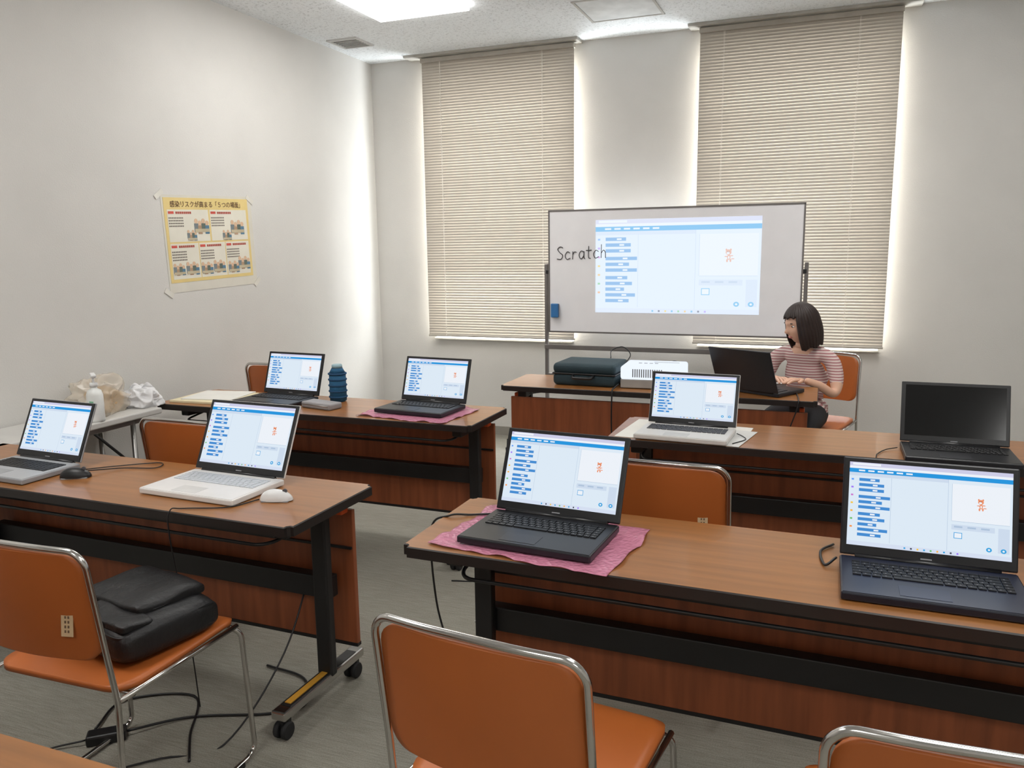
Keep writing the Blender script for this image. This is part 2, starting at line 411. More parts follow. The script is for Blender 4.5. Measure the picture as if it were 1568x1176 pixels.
def laptop(x, y, rz, z=.7, body='black', w=.375, d=.24, tilt=18, on=True, lr=.63):
    g = group('laptop', (x, y, z), rz)
    C = {'black': ((30, 32, 38), (26, 27, 31), (18, 18, 20), (24, 24, 27)), 'navy': ((24, 28, 42), (28, 34, 54), (20, 20, 24), (22, 22, 26)),
         'white': ((226, 224, 222), (222, 220, 219), (198, 202, 208), (30, 30, 33)), 'silver': ((150, 152, 156), (168, 170, 173), (24, 24, 26), (26, 27, 30)),
         'pearl': ((215, 213, 210), (205, 203, 200), (60, 60, 64), (24, 24, 27))}[body]
    mb = mat('laptop_body_'+body, C[0], .35, var=.03); md = mat('laptop_deck_'+body, C[1], .38, var=.03)
    mk = mat('laptop_keys_'+body, C[2], .5, var=.03); mz = mat('laptop_bezel_'+body, C[3], .3, var=.03)
    box(g, 'base', (0, -d/2, .0115), (w, d, .019), mb, .004)
    box(g, 'deck', (0, -d/2, .0213), (w-.008, d-.008, .0012), md)
    for sx in (-1, 1):
        for sy in (-.03, -d+.03): cyl(g, 'rubber_foot', (sx*(w/2-.03), sy, .001), .008, .002, 'z', rubber, 12)
    keys = []
    y0 = -.035
    for r_ in range(6):
        hgt = .010 if r_ == 0 else .0155
        xx = -w/2+.025
        if r_ == 5:
            wid = [1, 1, 1, 1.2, 5, 1.2, 1, 1, .9, .9, .9, .9]
        else:
            off = [0, 0, .4, .7, 1.1][r_]
            wid = [1+off]+[1]*12+[2-off if off < 1.2 else 1, 1]
            if r_ == 0: wid = [1]*16
        tot = sum(wid); sc_ = (w-.05)/tot
        for q in wid:
            keys.append(((xx+q*sc_/2, y0-hgt/2, .0232), (q*sc_-.0028, hgt-.0026, .0026))); xx += q*sc_
        y0 -= hgt+.0004
    boxes(g, 'keyboard', keys, mk)
    if body in ('black', 'navy'):
        boxes(g, 'key_legends', [((c[0]-s[0]*.12, c[1]+.001, .0246), (.0035, .0035, .0003)) for c, s in keys if s[0] < .04 and s[1] > .01], mat('legend_grey', (120, 120, 125), .6))
    tp = {'black': (40, 41, 46), 'navy': (38, 46, 70), 'white': (208, 207, 206), 'silver': (150, 152, 155), 'pearl': (190, 189, 187)}[body]
    box(g, 'touchpad', (-.02, -d+.045, .0222), (.10, .058, .0008), mat('touchpad_'+body, tp, .4), .0003)
    cyl(g, 'hinge', (0, -.002, .022), .007, w*.82, 'x', mz, 16)
    hh = w*lr
    piv = bpy.data.objects.new('lid', None); COL.objects.link(piv); piv.parent = g
    piv.location = (0, -.001, .024); piv.rotation_euler = (-math.radians(tilt), 0, 0)
    box(piv, 'lid_cover', (0, .004, hh/2), (w, .007, hh), mb, .003)
    box(piv, 'bezel', (0, -.0006, hh/2), (w-.004, .004, hh-.004), mz, .0015)
    sw, shh = w-.028, hh-.036
    if on: screen_mesh(piv, 'screen', sw, shh, (0, -.0029, hh/2+.006))
    else: box(piv, 'screen', (0, -.0027, hh/2+.006), (sw, .0006, shh), mat('lcd_off', (14, 14, 16), .12, var=.02))
    boxes(piv, 'brand_mark', [((0, -.0029, .008), (.024, .0006, .003))], mat('logo_silver', (150, 150, 155), .4))
    cyl(piv, 'webcam', (0, -.0028, hh-.006), .002, .001, 'y', mat('lens', (60, 60, 70), .2), 10)
    return g
laptop(-2.65, 2.045, -2, body='silver', w=.34, d=.225, tilt=24, lr=.65)
laptop(-1.835, 2.115, -2, body='white', w=.385, d=.245, tilt=25, lr=.65)
laptop(-2.62, 3.46, -3, body='black', w=.365, lr=.615)
laptop(-1.785, 3.475, -4, body='black', w=.37, z=.704, lr=.60)
laptop(-.50, 3.335, -3, body='pearl', w=.37, d=.235, z=.703, lr=.60)
laptop(-.672, 2.035, -3.5, body='black', w=.37, d=.24, z=.704, tilt=24, lr=.645)
laptop(.250, 2.01, 0, body='navy', w=.375, d=.228)
laptop(.475, 3.315, 0, body='black', w=.365, on=False)
laptop(-.36, 4.31, 150, body='black', w=.375, tilt=22)

# mice
def mouse(x, y, rz, m):
    g = group('computer_mouse', (x, y, .70), rz)
    def f(u, v):
        a = 2*math.pi*u; ph = math.pi/2*v
        rx = .029*(1-.12*math.cos(a)); ry = .052
        return Vector((rx*math.cos(a)*math.cos(ph), ry*math.sin(a)*math.cos(ph), .003+.033*math.sin(ph)*(1-.12*math.sin(a)*math.cos(ph))))
    shell(g, 'shell', f, 24, 10, 0, m, closeu=True)
    cyl(g, 'scroll_wheel', (0, .028, .031), .007, .006, 'x', mat('wheel_grey', (90, 90, 95)), 14)
    box(g, 'sole', (0, 0, .002), (.045, .085, .004), grey_pl, .001)
mouse(-1.565, 1.965, -72, white_pl)
mouse(-2.40, 1.95, -60, blackp)

# ------------------------------------------------------------------ bubble wrap + papers
def sheet(name, x, y, z, w, d, rz, m, amp=.006, seed=0, nx=56, ny=40):
    g = group(name, (x, y, z), rz)
    def f(u, v):
        xx = (u-.5)*w; yy = (v-.5)*d
        e = max(abs(u-.5), abs(v-.5))*2
        n = noise.noise(Vector((xx*14+seed, yy*14, seed)))
        xx += .02*noise.noise(Vector((yy*9, seed, 3)))*e; yy += .02*noise.noise(Vector((xx*9, seed, 8)))*e
        return Vector((xx, yy, .0015+amp*max(0, (e-.80))*4*abs(n)*1.6))
    shell(g, 'sheet', f, nx, ny, .001, m)
    return g
pink = film_mat('pink_bubble_film', (218, 140, 168), .25, .22, 1)
sheet('bubble_wrap', -.675, 1.93, .700, .50, .35, -6, pink, seed=2, amp=.012)
sheet('bubble_wrap', -1.785, 3.325, .700, .48, .36, -6, pink, seed=5, amp=.012)
g = group('paper_stack', (-.50, 3.30, .70), -4)
box(g, 'pages', (-.02, 0, .001), (.50, .36, .002), paper_m)
box(g, 'clipped_sheet', (.14, -.03, .0023), (.21, .29, .0006), mat('paper_grey', (206, 206, 204), .8), rot=(0, 0, -.1))
g = group('document_envelope', (-3.01, 3.33, .70), 4)
box(g, 'folder', (0, 0, .006), (.34, .30, .012), mat('cream_paper', (226, 214, 180), .8), .002)
box(g, 'sheets', (.01, .02, .0145), (.29, .25, .005), paper_m, rot=(0, 0, .1))

# ------------------------------------------------------------------ whiteboard
def whiteboard():
    y = 5.50; x0, x1, z0, z1 = -1.855, -.145, .876, 1.731
    g = group('whiteboard', (0, y, 0)); cx = (x0+x1)/2; cz = (z0+z1)/2; w = x1-x0; h = z1-z0
    fr = mat('board_frame', (120, 116, 114), .4, .3)
    box(g, 'panel', (cx, 0, cz), (w, .02, h), mat('whiteboard_enamel', (240, 239, 242), .18, var=.01))
    boxes(g, 'frame', [((cx, 0, z0), (w+.01, .028, .011)), ((cx, 0, z1), (w+.01, .028, .011)), ((x0, 0, cz), (.010, .028, h)), ((x1, 0, cz), (.010, .028, h))], fr)
    for s, x in ((-1, x0-.025), (1, x1+.025)):
        box(g, 'post', (x, .005, .71), (.024, .028, 1.30), fr, .004)
        box(g, 'pivot_knob', (x-s*.012, .0, cz), (.03, .02, .03), blackp, .004)
        box(g, 'foot', (x, 0, .075), (.04, .50, .03), fr, .006)
        for yy in (-.22, .22):
            cyl(g, 'caster_wheel', (x, yy, .030), .03, .03, 'x', rubber, bev=.003)
            cyl(g, 'caster_stem', (x, yy, .055), .01, .02, 'z', fr, 12)
    box(g, 'stretcher', (cx, .005, .55), (w+.04, .02, .04), fr, .004)
    box(g, 'tray', (cx, -.03, .762), (w+.03, .09, .014), fr, .003)
    box(g, 'tray_lip', (cx, -.075, .773), (w+.03, .006, .03), fr, .002)
    # projected desktop drawn as glowing faces on the board, no beam cast
    screen_mesh(g, 'projected_picture', 1.11, .64, (-.957, -.0115, 1.34), strength=1.08, pre='proj', wash=.55)
    # handwriting as marker strokes
    G = {'S': [[(.55, .92), (.32, 1.0), (.1, .82), (.28, .56), (.52, .36), (.38, .06), (.04, .08)]],
         'c': [[(.48, .50), (.26, .60), (.07, .32), (.22, .02), (.5, .12)]],
         'r': [[(.12, .60), (.10, 0)], [(.10, .32), (.26, .56), (.44, .52)]],
         'a': [[(.46, .54), (.22, .60), (.05, .30), (.20, .01), (.42, .22), (.46, .56)], [(.46, .58), (.46, .12), (.56, .0)]],
         't': [[(.26, .95), (.24, .12), (.42, .02)], [(.04, .62), (.50, .64)]],
         'h': [[(.12, 1.02), (.10, 0)], [(.10, .34), (.28, .58), (.44, .42), (.46, 0)]]}
    inkm = mat('marker_ink', (52, 50, 56), .6); cxx = -1.798
    for i, ch in enumerate('Scratch'):
        for st in G[ch]:
            sweep(g, 'marker_stroke', catmull([(cxx+px*.088, -.0145, 1.388+.002*i+pz*.092) for px, pz in st], 5), .0026, inkm, 6)
        cxx += .052 if ch != 'S' else .058
    e = group('board_eraser', (-1.806, y-.031, 1.03))
    box(e, 'handle', (0, -.006, 0), (.055, .022, .10), mat('eraser_blue', (50, 112, 170), .5), .006)
    box(e, 'felt', (0, .012, 0), (.05, .016, .095), mat('felt', (70, 80, 95), .9), .002)
whiteboard()

# ------------------------------------------------------------------ poster
def poster():
    g = group('wall_poster', (-A+.002, 3.87, 1.55)); g.rotation_euler = (math.radians(2.0), 0, 0)
    pw, ph = .70, .475
    def pl(y0, y1, z0, z1, l):
        yy = (-pw/2+pw*(y0+y1)/2); zz = ph/2-ph*(z0+z1)/2
        return ((.0006*l, yy, zz), (.0008, pw*(y1-y0), ph*(z1-z0)))
    box(g, 'clear_sleeve', (-.0006, .01, -.02), (.0008, pw+.05, ph+.07), mat('poster_sleeve', (216, 212, 200), .25, var=.02))
    boxes(g, 'sheet', [pl(0, 1, 0, 1, 1)], mat('poster_yellow', (226, 202, 134), .35, var=.02))
    boxes(g, 'panels', [pl(.03, .49, .14, .52, 2), pl(.51, .97, .14, .52, 2), pl(.03, .34, .54, .96, 2), pl(.35, .66, .54, .96, 2), pl(.67, .97, .54, .96, 2)], mat('poster_white', (224, 220, 206), .35, var=.02))
    reds = []; txt = []; brt = []
    for (a, zt, wd) in [(.04, .16, .26), (.52, .16, .26), (.04, .56, .25), (.36, .56, .25), (.68, .56, .25)]:
        reds.append(pl(a, a+.06, zt, zt+.03, 3))
        for k in range(8): brt.append(pl(a+.08+.022*k, a+.098+.022*k, zt+.003, zt+.03, 3))
        for k in range(4):
            for j in range(9): txt.append(pl(a+.018*j, a+.018*j+.013, zt+.07+.032*k, zt+.086+.032*k, 3))
    boxes(g, 'labels', reds, mat('poster_red', (205, 80, 66), .4)); boxes(g, 'text_lines', txt, mat('poster_text', (118, 110, 102), .5))
    boxes(g, 'panel_headings', brt, mat('poster_heading', (170, 74, 60), .5))
    for (a, b, s) in [(.40, .34, 1.9), (.28, .44, 1.2), (.84, .36, 1.9), (.70, .45, 1.2), (.10, .84, 1.4), (.25, .84, 1.6), (.42, .85, 1.5), (.57, .84, 1.6), (.75, .86, 1.5), (.89, .82, 1.7)]:
        for k in range(4):
            yy = -pw/2+pw*(a+.022*s*(k-1.5)); zz = ph/2-ph*(b+.025*(k % 2))
            mm = [mat('poster_fig_a', (120, 130, 134), .5), mat('poster_fig_b', (176, 146, 118), .5), mat('poster_fig_c', (94, 106, 98), .5), mat('poster_fig_e', (84, 124, 150), .5)][k]
            cyl(g, 'figure_head', (.0026, yy, zz+.016*s), .0075*s, .0008, 'x', mat('poster_skin', (216, 182, 152), .5), 12)
            box(g, 'figure_body', (.0022+.0002*k, yy, zz-.004*s), (.0008, .017*s, .026*s), mm)
        box(g, 'figure_table', (.0036, -pw/2+pw*a, ph/2-ph*(b+.05)), (.0008, .06*s, .010*s), mat('poster_fig_d', (190, 178, 150), .5))
    cu = bpy.data.curves.new('title', 'FONT'); cu.body = '感染リスクが高まる「５つの場面」'; cu.size = .038; cu.align_x = 'CENTER'; cu.extrude = .0003
    o = bpy.data.objects.new('title', cu); COL.objects.link(o); o.parent = g
    o.location = (.0025, 0, ph/2-.05); o.rotation_euler = (math.pi/2, 0, math.pi/2); cu.materials.append(mat('poster_title', (90, 56, 40), .5))
    tp = mat('clear_tape', (222, 219, 210), .2, var=.02)
    for yy, zz, r in [(-.375, .255, .6), (.375, .235, -.6), (-.375, -.29, -.6), (.385, -.28, .7)]:
        box(g, 'tape', (.002, yy, zz), (.0008, .07, .028), tp, rot=(r, 0, 0))
poster()

# ------------------------------------------------------------------ props on desks
def lump(g, part, off, sx, sy, sz, m, seed):
    bm = bmesh.new(); bmesh.ops.create_icosphere(bm, subdivisions=6, radius=1)
    for v in bm.verts:
        d = v.co.copy(); q = d*1.3+Vector((seed, 0, 0))
        n = noise.noise(q); ridge = 1-abs(noise.noise(q*1.3+Vector((3, 1, 7)))*2); r2 = 1-abs(noise.noise(q*2.6+Vector((9, 1, 2)))*2)
        r = .66+.30*n+.16*ridge+.05*r2
        p = Vector((d.x*sx*r, d.y*sy*r, d.z*sz*r)); p.z = max(-sz*.42, p.z)+sz*.42
        v.co = p
    return bm_obj(part, bm, g, m, off, smooth=True)
def crumple(name, loc, sx, sy, sz, m, seed, handles=False):
    g = group(name, loc)
    lump(g, 'crumpled_film', (0, 0, 0), sx, sy, sz, m, seed)
    if handles:
        for s in (-1, 1):
            def hf(u, v, s=s):
                t = u*math.pi; return Vector((s*.02+.012*(v-.5)*math.cos(t*3), .05*math.cos(t)*(1-.2*v)+s*.02, sz*.75+.045*math.sin(t)+.02*(v-.5)))
            shell(g, 'bag_handle', hf, 18, 3, .0006, m)
    return g
clear = film_mat('clear_plastic', (226, 214, 196), .62, .08, .1)
whitef = film_mat('white_film', (238, 238, 240), .25, .3, .1)
pb = crumple('plastic_bag', (-3.29, 2.84, .70), .13, .19, .15, clear, 3)
lump(pb, 'wrapped_contents', (0, .03, .002), .075, .12, .10, mat('kraft_tan', (186, 156, 118), .8), 5)
lump(pb, 'inner_pack', (.02, -.07, .002), .05, .05, .06, mat('inner_white', (222, 218, 208), .6), 12)
crumple('plastic_bag', (-3.24, 3.06, .70), .12, .12, .085, whitef, 9, True)
g = group('sanitizer_bottle', (-3.135, 2.69, .70))
prof = [(0, .0), (.034, .0), (.036, .01), (.036, .125), (.03, .145), (.014, .155), (.014, .165)]
shell(g, 'bottle', lambda u, v: Vector((prof[min(6, round(v*6))][0]*math.cos(2*math.pi*u), prof[min(6, round(v*6))][0]*math.sin(2*math.pi*u), prof[min(6, round(v*6))][1])), 24, 6, 0, mat('bottle_milky', (232, 234, 232), .3), closeu=True)
boxes(g, 'label_print', [((.012, -.0345, .085), (.03, .002, .030))], mat('label_green', (120, 190, 150), .5))
boxes(g, 'label_stripe', [((.012, -.0355, .055), (.026, .002, .012))], mat('label_red', (210, 120, 110), .5))
cyl(g, 'collar', (0, 0, .172), .017, .018, 'z', white_pl); cyl(g, 'pump_stem', (0, 0, .195), .005, .035, 'z', white_pl)
box(g, 'pump_head', (.012, -.01, .218), (.06, .022, .014), white_pl, .004, rot=(0, .1, -.6))

g = group('covered_water_bottle', (-2.33, 3.47, .70))
cyl(g, 'body', (0, 0, .075), .043, .15, 'z', mat('knit_blue', (36, 92, 130), .8, bump=.5), bev=.006)
for k in range(5):
    z = .025+.03*k
    sweep(g, 'rib', [(.044*math.cos(a*math.pi/12), .044*math.sin(a*math.pi/12), z) for a in range(24)], .005, mat('knit_blue_dark', (30, 76, 114), .8), 6, closed=True)
cyl(g, 'shoulder', (0, 0, .162), .041, .024, 'z', mat('knit_blue', (30, 78, 112)), r2=.028)
cyl(g, 'cap', (0, 0, .183), .027, .02, 'z', mat('cap_pale', (150, 180, 190), .4), bev=.003)
g = group('pencil_case', (-2.31, 3.29, .70), -12)
box(g, 'case', (0, 0, .016), (.20, .09, .032), mat('case_grey', (150, 148, 150), .6), .01, seg=3)
sweep(g, 'zip', [(-.09, -.046, .02), (.09, -.046, .02)], .002, steel, 6)

g = group('projector_case', (-1.24, 4.42, .70), -2)
cm = mat('case_fabric', (34, 56, 64), .7, bump=.3, bscale=300)
box(g, 'lower_shell', (0, 0, .035), (.37, .30, .07), cm, .025, seg=4)
box(g, 'upper_shell', (0, 0, .097), (.37, .30, .06), cm, .025, seg=4)
box(g, 'zip_band', (0, 0, .068), (.372, .302, .010), blackp, .004)
sweep(g, 'handle', fillet([(-.06, -.15, .06), (-.055, -.185, .05), (.055, -.185, .05), (.06, -.15, .06)], .02), .008, blackp)
g = group('video_projector', (-.87, 4.41, .70), 3)
box(g, 'cartridge_box', (0, .0, .028), (.34, .26, .05), mat('proj_grey', (168, 166, 162), .5), .006)
box(g, 'body', (.0, .0, .088), (.34, .27, .075), mat('proj_white', (224, 222, 216), .4), .014, seg=3)
boxes(g, 'vents', [((-.10+.012*k, -.1355, .088), (.005, .002, .045)) for k in range(14)], mat('vent_shadow', (90, 90, 88)))
cyl(g, 'lens', (.09, .14, .09), .035, .03, 'y', blackp)
boxes(g, 'controls', [((-.08+.03*k, .0, .1262), (.018, .012, .002)) for k in range(4)], grey_pl)
boxes(g, 'top_line', [((.06, .05, .1262), (.14, .004, .0015))], grey_pl)
for sx in (-1, 1):
    for sy in (-1, 1): cyl(g, 'foot', (sx*.14, sy*.1, .002), .012, .004, 'z', rubber, 12)

# black shoulder bag on the chair
g = group('laptop_bag', (-1.715, 1.53, .441), -12)
lea = mat('black_nylon', (24, 24, 26), .5, bump=.6, bscale=60, var=.15)
def pillow(parent, name, c, s, m, seed, rot=(0, 0, 0)):
    bm = bmesh.new(); add_box(bm, (0, 0, 0), s)
    bmesh.ops.subdivide_edges(bm, edges=list(bm.edges), cuts=10, use_grid_fill=True)
    for v in bm.verts:
        a, b, d = v.co.x/(s[0]/2), v.co.y/(s[1]/2), v.co.z/(s[2]/2)
        k = 1-.10*(abs(a)**6+abs(b)**6); v.co.x *= 1-.05*abs(d)**4-.05*abs(b)**8; v.co.y *= 1-.06*abs(d)**4-.05*abs(a)**8
        v.co.z *= k*(1-.14*(max(abs(a), abs(b))**4))
        n = noise.noise(v.co*14+Vector((seed, 0, 0)))
        v.co += Vector((0, 0, .008*n if v.co.z > 0 else 0))
    return bm_obj(name, bm, parent, m, c, rot, smooth=True)
pillow(g, 'main_compartment', (0, 0, .050), (.36, .29, .10), lea, 1)
pillow(g, 'flap', (-.025, .045, .098), (.28, .21, .045), lea, 4, (0, -.03, 0))
pillow(g, 'front_pocket', (.05, -.085, .094), (.22, .09, .022), lea, 8)
sweep(g, 'zip_piping', fillet([(-.165, -.139, .080), (.165, -.139, .080), (.174, .12, .080)], .03), .0035, blackp)
sweep(g, 'lower_piping', fillet([(-.165, -.141, .030), (.165, -.141, .030), (.176, .12, .030)], .03), .003, blackp)
sweep(g, 'carry_handle', fillet([(-.07, -.13, .095), (-.06, -.165, .105), (.06, -.165, .105), (.07, -.13, .095)], .02), .007, blackp, 8)
sweep(g, 'shoulder_strap', catmull([(-.16, .05, .085), (-.23, -.02, .05), (-.24, -.16, .035), (-.30, -.235, .02), (-.27, -.30, -.03), (-.32, -.33, -.10)]), .009, blackp, 8)
box(g, 'strap_tag', (-.22, -.19, .06), (.05, .004, .03), mat('tag_blue', (130, 170, 200), .5), rot=(.6, 0, .6))

# box at the right of the front-row laptop
g = group('black_box', (.56, 2.08, .70))
box(g, 'carton', (.0, .0, .055), (.14, .16, .11), blackp, .004); box(g, 'lid', (0, 0, .113), (.145, .165, .008), mat('box_lid', (40, 40, 44), .5), .002)

# ------------------------------------------------------------------ cables
def cable(name, pts, r=.0032, m=blackp):
    g = group(name, pts[0]); o = Vector(pts[0])
    sweep(g, 'cord', catmull([Vector(p)-o for p in pts]), r, m, 8)
cable('usb_mouse_cable', [(-2.40, 2.0, .712), (-2.33, 2.09, .704), (-2.22, 2.13, .704), (-2.26, 2.19, .704), (-2.38, 2.10, .704), (-2.45, 2.03, .704)], .002)
cable('mouse_cable', [(-1.62, 1.95, .703), (-1.66, 1.855, .703), (-1.78, 1.80, .703), (-1.80, 1.765, .703), (-1.80, 1.757, .62), (-1.79, 1.79, .3), (-1.78, 1.8, .05)], .002)
cable('charger_cable', [(-.87, 2.04, .71), (-.93, 2.03, .704), (-.985, 2.0, .705), (-1.04, 1.99, .66), (-1.02, 1.97, .45), (-.97, 1.96, .25), (-.98, 1.90, .1), (-.90, 1.88, .004), (-.84, 1.95, .004)])
cable('extension_cord', [(-1.24, 2.72, .004), (-1.0, 2.9, .004), (-1.15, 3.1, .004), (-1.35, 3.2, .004), (-1.5, 3.3, .004)], .003, mat('cable_white', (205, 203, 198)))
cable('hanging_cable', [(-1.34, 3.35, .6), (-1.345, 3.33, .3), (-1.34, 3.3, .12), (-1.3, 3.2, .04), (-1.36, 3.1, .004), (-1.5, 3.05, .004)])
cable('hanging_cable', [(-1.36, 3.38, .55), (-1.33, 3.36, .25), (-1.37, 3.28, .1), (-1.3, 3.15, .05), (-1.2, 3.0, .004)])
cable('adapter_plug_cable', [(.055, 2.0, .715), (.03, 1.97, .705), (.02, 2.06, .705), (.05, 2.12, .705)])
cable('usb_cable', [(-.31, 3.30, .71), (-.28, 3.27, .705), (-.27, 3.22, .705), (-.31, 3.14, .705)], .002)
cable('laptop_cable', [(.28, 3.25, .71), (.24, 3.23, .704), (.21, 3.16, .704), (.20, 3.105, .70), (.20, 3.095, .6)], .002)
cable('video_cable', [(-1.05, 4.45, .81), (-1.03, 4.5, .86), (-1.08, 4.52, .90), (-1.14, 4.50, .88), (-1.12, 4.40, .85)], .003)
cable('projector_power_cable', [(-1.045, 4.28, .72), (-1.05, 4.20, .712), (-1.05, 4.155, .69), (-1.05, 4.15, .5), (-1.04, 4.15, .3), (-1.06, 4.13, .02)], .004)
cable('teacher_laptop_cable', [(-.12, 4.42, .704), (-.11, 4.3, .704), (-.10, 4.18, .705), (-.105, 4.155, .66), (-.17, 4.14, .4), (-.15, 4.12, .05)], .003)
g = group('power_adapter', (-1.98, 1.62, 0), 40)
box(g, 'brick', (0, 0, .016), (.11, .05, .032), blackp, .006)
cable('floor_power_cable', [(-1.94, 1.66, .016), (-1.82, 1.80, .006), (-1.6, 1.9, .006), (-1.52, 1.98, .006), (-1.62, 2.12, .006), (-1.8, 2.15, .006)], .004)
cable('floor_power_cable', [(-2.02, 1.58, .016), (-2.1, 1.5, .006), (-1.95, 1.42, .006), (-1.75, 1.6, .006), (-1.62, 1.72, .006), (-1.56, 1.95, .2), (-1.60, 2.2, .45)], .003)
cable('floor_power_cable', [(-2.05, 1.64, .01), (-2.1, 1.8, .006), (-1.9, 1.9, .006), (-1.75, 1.72, .006), (-1.66, 1.62, .006)], .004)

# ------------------------------------------------------------------ teacher
def skin_mesh(name, verts, edges, radii, levels=2):
    me = bpy.data.meshes.new(name+'_cage'); me.from_pydata([Vector(v) for v in verts], edges, [])
    o = bpy.data.objects.new(name+'_cage', me); COL.objects.link(o)
    sk = o.modifiers.new('skin', 'SKIN'); sk.use_smooth_shade = True; sk.branch_smoothing = .6
    for i, r in enumerate(radii):
        d = me.skin_vertices[0].data[i]; d.radius = (r, r) if not isinstance(r, tuple) else r
        d.use_root = (i == 0)
    ss = o.modifiers.new('sub', 'SUBSURF'); ss.levels = levels; ss.render_levels = levels
    dg = bpy.context.evaluated_depsgraph_get(); dg.update()
    m2 = bpy.data.meshes.new_from_object(o.evaluated_get(dg)); m2.name = name
    bpy.data.objects.remove(o)
    return m2
def person():
    g = group('seated_teacher', (-.075, 4.955, 0), -15)
    skin = mat('skin', (222, 176, 150), .55, var=.03); pants = mat('dark_trousers', (26, 25, 30), .8); hairm = mat('dark_hair', (44, 30, 26), .5, var=.3, scale=20, stretch=(30, 30, 2))
    shirt = bpy.data.materials.new('striped_shirt'); shirt.use_nodes = True
    N = shirt.node_tree.nodes; L = shirt.node_tree.links; p = N['Principled BSDF']; p.inputs['Roughness'].default_value = .85
    tc = N.new('ShaderNodeTexCoord'); wv = N.new('ShaderNodeTexWave'); wv.wave_type = 'BANDS'; wv.bands_direction = 'Z'; wv.inputs['Scale'].default_value = 20; wv.inputs['Distortion'].default_value = .6
    L.new(tc.outputs['Object'], wv.inputs['Vector']); r = N.new('ShaderNodeValToRGB'); L.new(wv.outputs['Fac'], r.inputs[0])
    r.color_ramp.elements[0].position = .35; r.color_ramp.elements[1].position = .6
    r.color_ramp.elements[0].color = srgb((176, 122, 124))+(1,); r.color_ramp.elements[1].color = srgb((222, 204, 198))+(1,)
    L.new(r.outputs[0], p.inputs['Base Color'])
    V = [(0, .0, .525), (0, -.01, .60), (0, -.045, .70), (0, -.075, .79), (0, -.095, .845), (0, -.115, .895), (0, -.13, .94)]
    R = [(.155, .115), (.135, .10), (.13, .095), (.135, .095), (.10, .07), (.048, .048), (.045, .045)]
    E = [(i, i+1) for i in range(6)]; tag = ['shirt', 'shirt', 'shirt', 'shirt', 'shirt', 'skin', 'skin']
    def chain(root, pts):
        a = root
        for (c, rr, t) in pts:
            V.append(c); R.append(rr); tag.append(t); E.append((a, len(V)-1)); a = len(V)-1
    for s in (-1, 1):
        chain(4, [((s*.10, -.09, .855), .055, 'shirt'), ((s*.160, -.095, .825), .049, 'shirt'), ((s*.195, -.12, .73), .043, 'shirt'), ((s*.205, -.15, .665), .032, 'skin'),
                  ((s*.195, -.18, .642), .029, 'skin')] + [((s*.14, -.25, .70), .026, 'skin'), ((s*.075, -.315, .733), .020, 'skin')])
        chain(0, [((s*.085, -.06, .505), .095, 'pants'), ((s*.095, -.22, .50), .078, 'pants'), ((s*.10, -.375, .49), .062, 'pants'), ((s*.10, -.41, .44), .058, 'pants'), ((s*.10, -.385, .27), .052, 'pants'),
                  ((s*.10, -.37, .11), .038, 'pants'), ((s*.10, -.375, .055), .034, 'shoe'), ((s*.105, -.45, .035), .030, 'shoe'), ((s*.105, -.52, .028), .024, 'shoe')])
    me = skin_mesh('body', V, E, R, 2)
    mm = [('shirt', shirt), ('skin', skin), ('pants', pants), ('shoe', rubber)]
    me.materials.clear()
    for _, m in mm: me.materials.append(m)
    nm = [a for a, _ in mm]; VV = [Vector(v) for v in V]
    for f in me.polygons:
        c = f.center; best = None; bd = 9
        for a, b in E:
            pa, pb = VV[a], VV[b]; d = pb-pa; t = max(0, min(1, (c-pa).dot(d)/d.length_squared))
            dist = (c-(pa+d*t)).length
            if dist < bd: bd = dist; best = tag[b] if t > .5 else tag[a]
        if best in ('pants', 'shirt') and c.z < .66: best = 'shirt' if (c.z > .53 and c.y > -.13) else 'pants'
        f.material_index = nm.index(best); f.use_smooth = True
    mkobj('body', me, g)
    for s in (-1, 1):
        wr = Vector((s*.075, -.315, .733)); kn = Vector((s*.035, -.375, .742))
        HV = [tuple(wr), tuple((wr+kn)/2)]; HR = [.019, (.022, .014)]; HE = [(0, 1)]
        fwd = (kn-wr).normalized(); side = Vector((0, 0, 1)).cross(fwd).normalized()
        for k, ln in enumerate([.068, .078, .072, .056]):
            o = (k-1.5)*.017
            b = kn+side*o*(-s); pts = [b, b+fwd*ln*.45+Vector((0, 0, -.006)), b+fwd*ln*.75+Vector((0, 0, -.016)), b+fwd*ln*.95+Vector((0, 0, -.026))]
            a = 1
            for j, q in enumerate(pts):
                HV.append(tuple(q)); HR.append([.0105, .0085, .0078, .0065][j]); HE.append((a, len(HV)-1)); a = len(HV)-1
        th = (wr+kn)/2; a = 1
        for j, q in enumerate([th+side*s*.022+fwd*.0, th+side*s*.036+fwd*.02+Vector((0, 0, -.006)), th+side*s*.040+fwd*.042+Vector((0, 0, -.012))]):
            HV.append(tuple(q)); HR.append([.012, .0095, .0075][j]); HE.append((a, len(HV)-1)); a = len(HV)-1
        hm = skin_mesh('hand', HV, HE, HR, 1); hm.materials.clear(); hm.materials.append(skin)
        mkobj('hand_right' if s < 0 else 'hand_left', hm, g, smooth=True)
    hd = bpy.data.objects.new('head', None); COL.objects.link(hd); hd.parent = g; hd.location = (0, -.155, 1.03); hd.rotation_euler = (math.radians(14), 0, math.radians(-42))
    bm = bmesh.new(); bmesh.ops.create_icosphere(bm, subdivisions=5, radius=1)
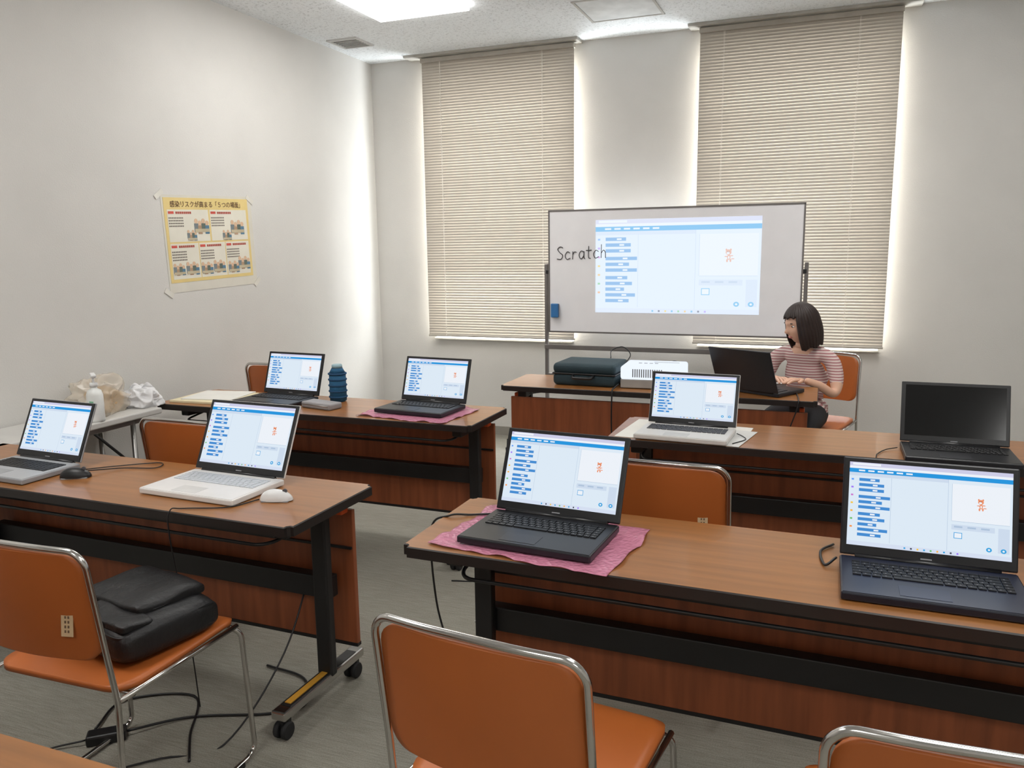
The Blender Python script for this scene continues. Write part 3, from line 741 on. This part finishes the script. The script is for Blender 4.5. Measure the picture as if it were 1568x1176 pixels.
    for v in bm.verts:
        d = v.co.copy()
        x, y, z = d.x*.073, d.y*.092, d.z*.112
        if z < 0: x *= 1-.32*(-d.z)**1.6; y = y*(1-.18*(-d.z)**2)-.012*(-d.z)
        fr = max(0, -d.y)
        def bump(cx, cz, sx, sz): return math.exp(-((x-cx)/sx)**2-((z-cz)/sz)**2)*(fr**.5)
        y -= .020*bump(0, -.022, .010, .012)+.010*bump(0, -.002, .008, .022)
        y += .008*(bump(.030, .006, .015, .011)+bump(-.030, .006, .015, .011))
        y -= .005*bump(0, .026, .05, .012)
        y -= .006*bump(0, -.056, .022, .009)+.007*bump(0, -.092, .022, .014)
        y -= .004*(bump(.035, -.03, .02, .02)+bump(-.035, -.03, .02, .02))
        v.co = Vector((x, y, z))
    bm_obj('face', bm, hd, skin, smooth=True)
    eyew = mat('eye_white', (230, 228, 224), .3); iris = mat('iris', (40, 26, 20), .2); lip = mat('lips', (190, 116, 108), .5)
    def ell(name, c, s, m):
        bm = bmesh.new(); bmesh.ops.create_uvsphere(bm, u_segments=20, v_segments=14, radius=1)
        for v in bm.verts: v.co = Vector((v.co.x*s[0], v.co.y*s[1], v.co.z*s[2]))
        return bm_obj(name, bm, hd, m, c, smooth=True)
    for s in (-1, 1):
        ell('eye', (s*.030, -.0735, .006), (.012, .008, .006), eyew); ell('iris', (s*.030, -.080, .006), (.005, .003, .0055), iris)
        ell('eyebrow', (s*.031, -.083, .025), (.015, .004, .0028), hairm); ell('ear', (s*.073, .005, -.005), (.008, .018, .030), skin)
    ell('upper_lip', (0, -.0865, -.053), (.019, .006, .0032), lip); ell('lower_lip', (0, -.0855, -.059), (.016, .006, .0036), lip)
    def hair(u, v):
        a = math.radians(-90+48+(360-96)*u)
        if v < .5:
            ph = math.pi/2*(1-v/.5)*.999; rx, ry, rz = .084, .102, .122
            r = math.cos(ph); p = Vector((rx*math.cos(a)*r, ry*math.sin(a)*r, rz*math.sin(ph)))
        else:
            t = (v-.5)*2; k = 1-.12*t*t+.06*math.sin(math.pi*t)
            p = Vector((.084*math.cos(a)*k, .102*math.sin(a)*k, -.135*t-.006*math.sin(a*9)*t))
        p += Vector((math.cos(a), math.sin(a), 0))*.003*math.sin(a*34)*min(1, v*2)
        return p
    shell(hd, 'hair', hair, 120, 26, .006, hairm)
    def fringe(u, v):
        a = math.radians(-90-50+100*u); ph = math.pi/2*(1-v*(.70+.03*math.sin(u*23)))
        r = math.cos(ph); return Vector((.085*math.cos(a)*r, .104*math.sin(a)*r, .122*math.sin(ph)))+Vector((math.cos(a), math.sin(a), 0))*.003*math.sin(a*40)*v
    shell(hd, 'fringe', fringe, 60, 14, .005, hairm)
person()

# ------------------------------------------------------------------ world, camera
w = bpy.data.worlds.new('world'); sc.world = w; w.use_nodes = True
bg = w.node_tree.nodes['Background']; bg.inputs[0].default_value = (.8, .88, 1, 1); bg.inputs[1].default_value = 1.0
cd = bpy.data.cameras.new('camera'); co = bpy.data.objects.new('camera', cd); COL.objects.link(co); sc.camera = co
yaw, pit, rol = .3738, .1659, -.0131
fw = Vector((-math.sin(yaw)*math.cos(pit), math.cos(yaw)*math.cos(pit), -math.sin(pit)))
r0 = Vector((math.cos(yaw), math.sin(yaw), 0)); u0 = r0.cross(fw)
Rr = r0*math.cos(rol)+u0*math.sin(rol); Uu = u0*math.cos(rol)-r0*math.sin(rol)
M = Matrix((Rr, Uu, -fw)).transposed().to_4x4(); M.translation = (0, 0, 1.461)
co.matrix_world = M
cd.sensor_width = 36; cd.lens = 1223.1/1568*36; cd.clip_start = .02
sc.view_settings.view_transform = 'Standard'
sc.view_settings.exposure = 0
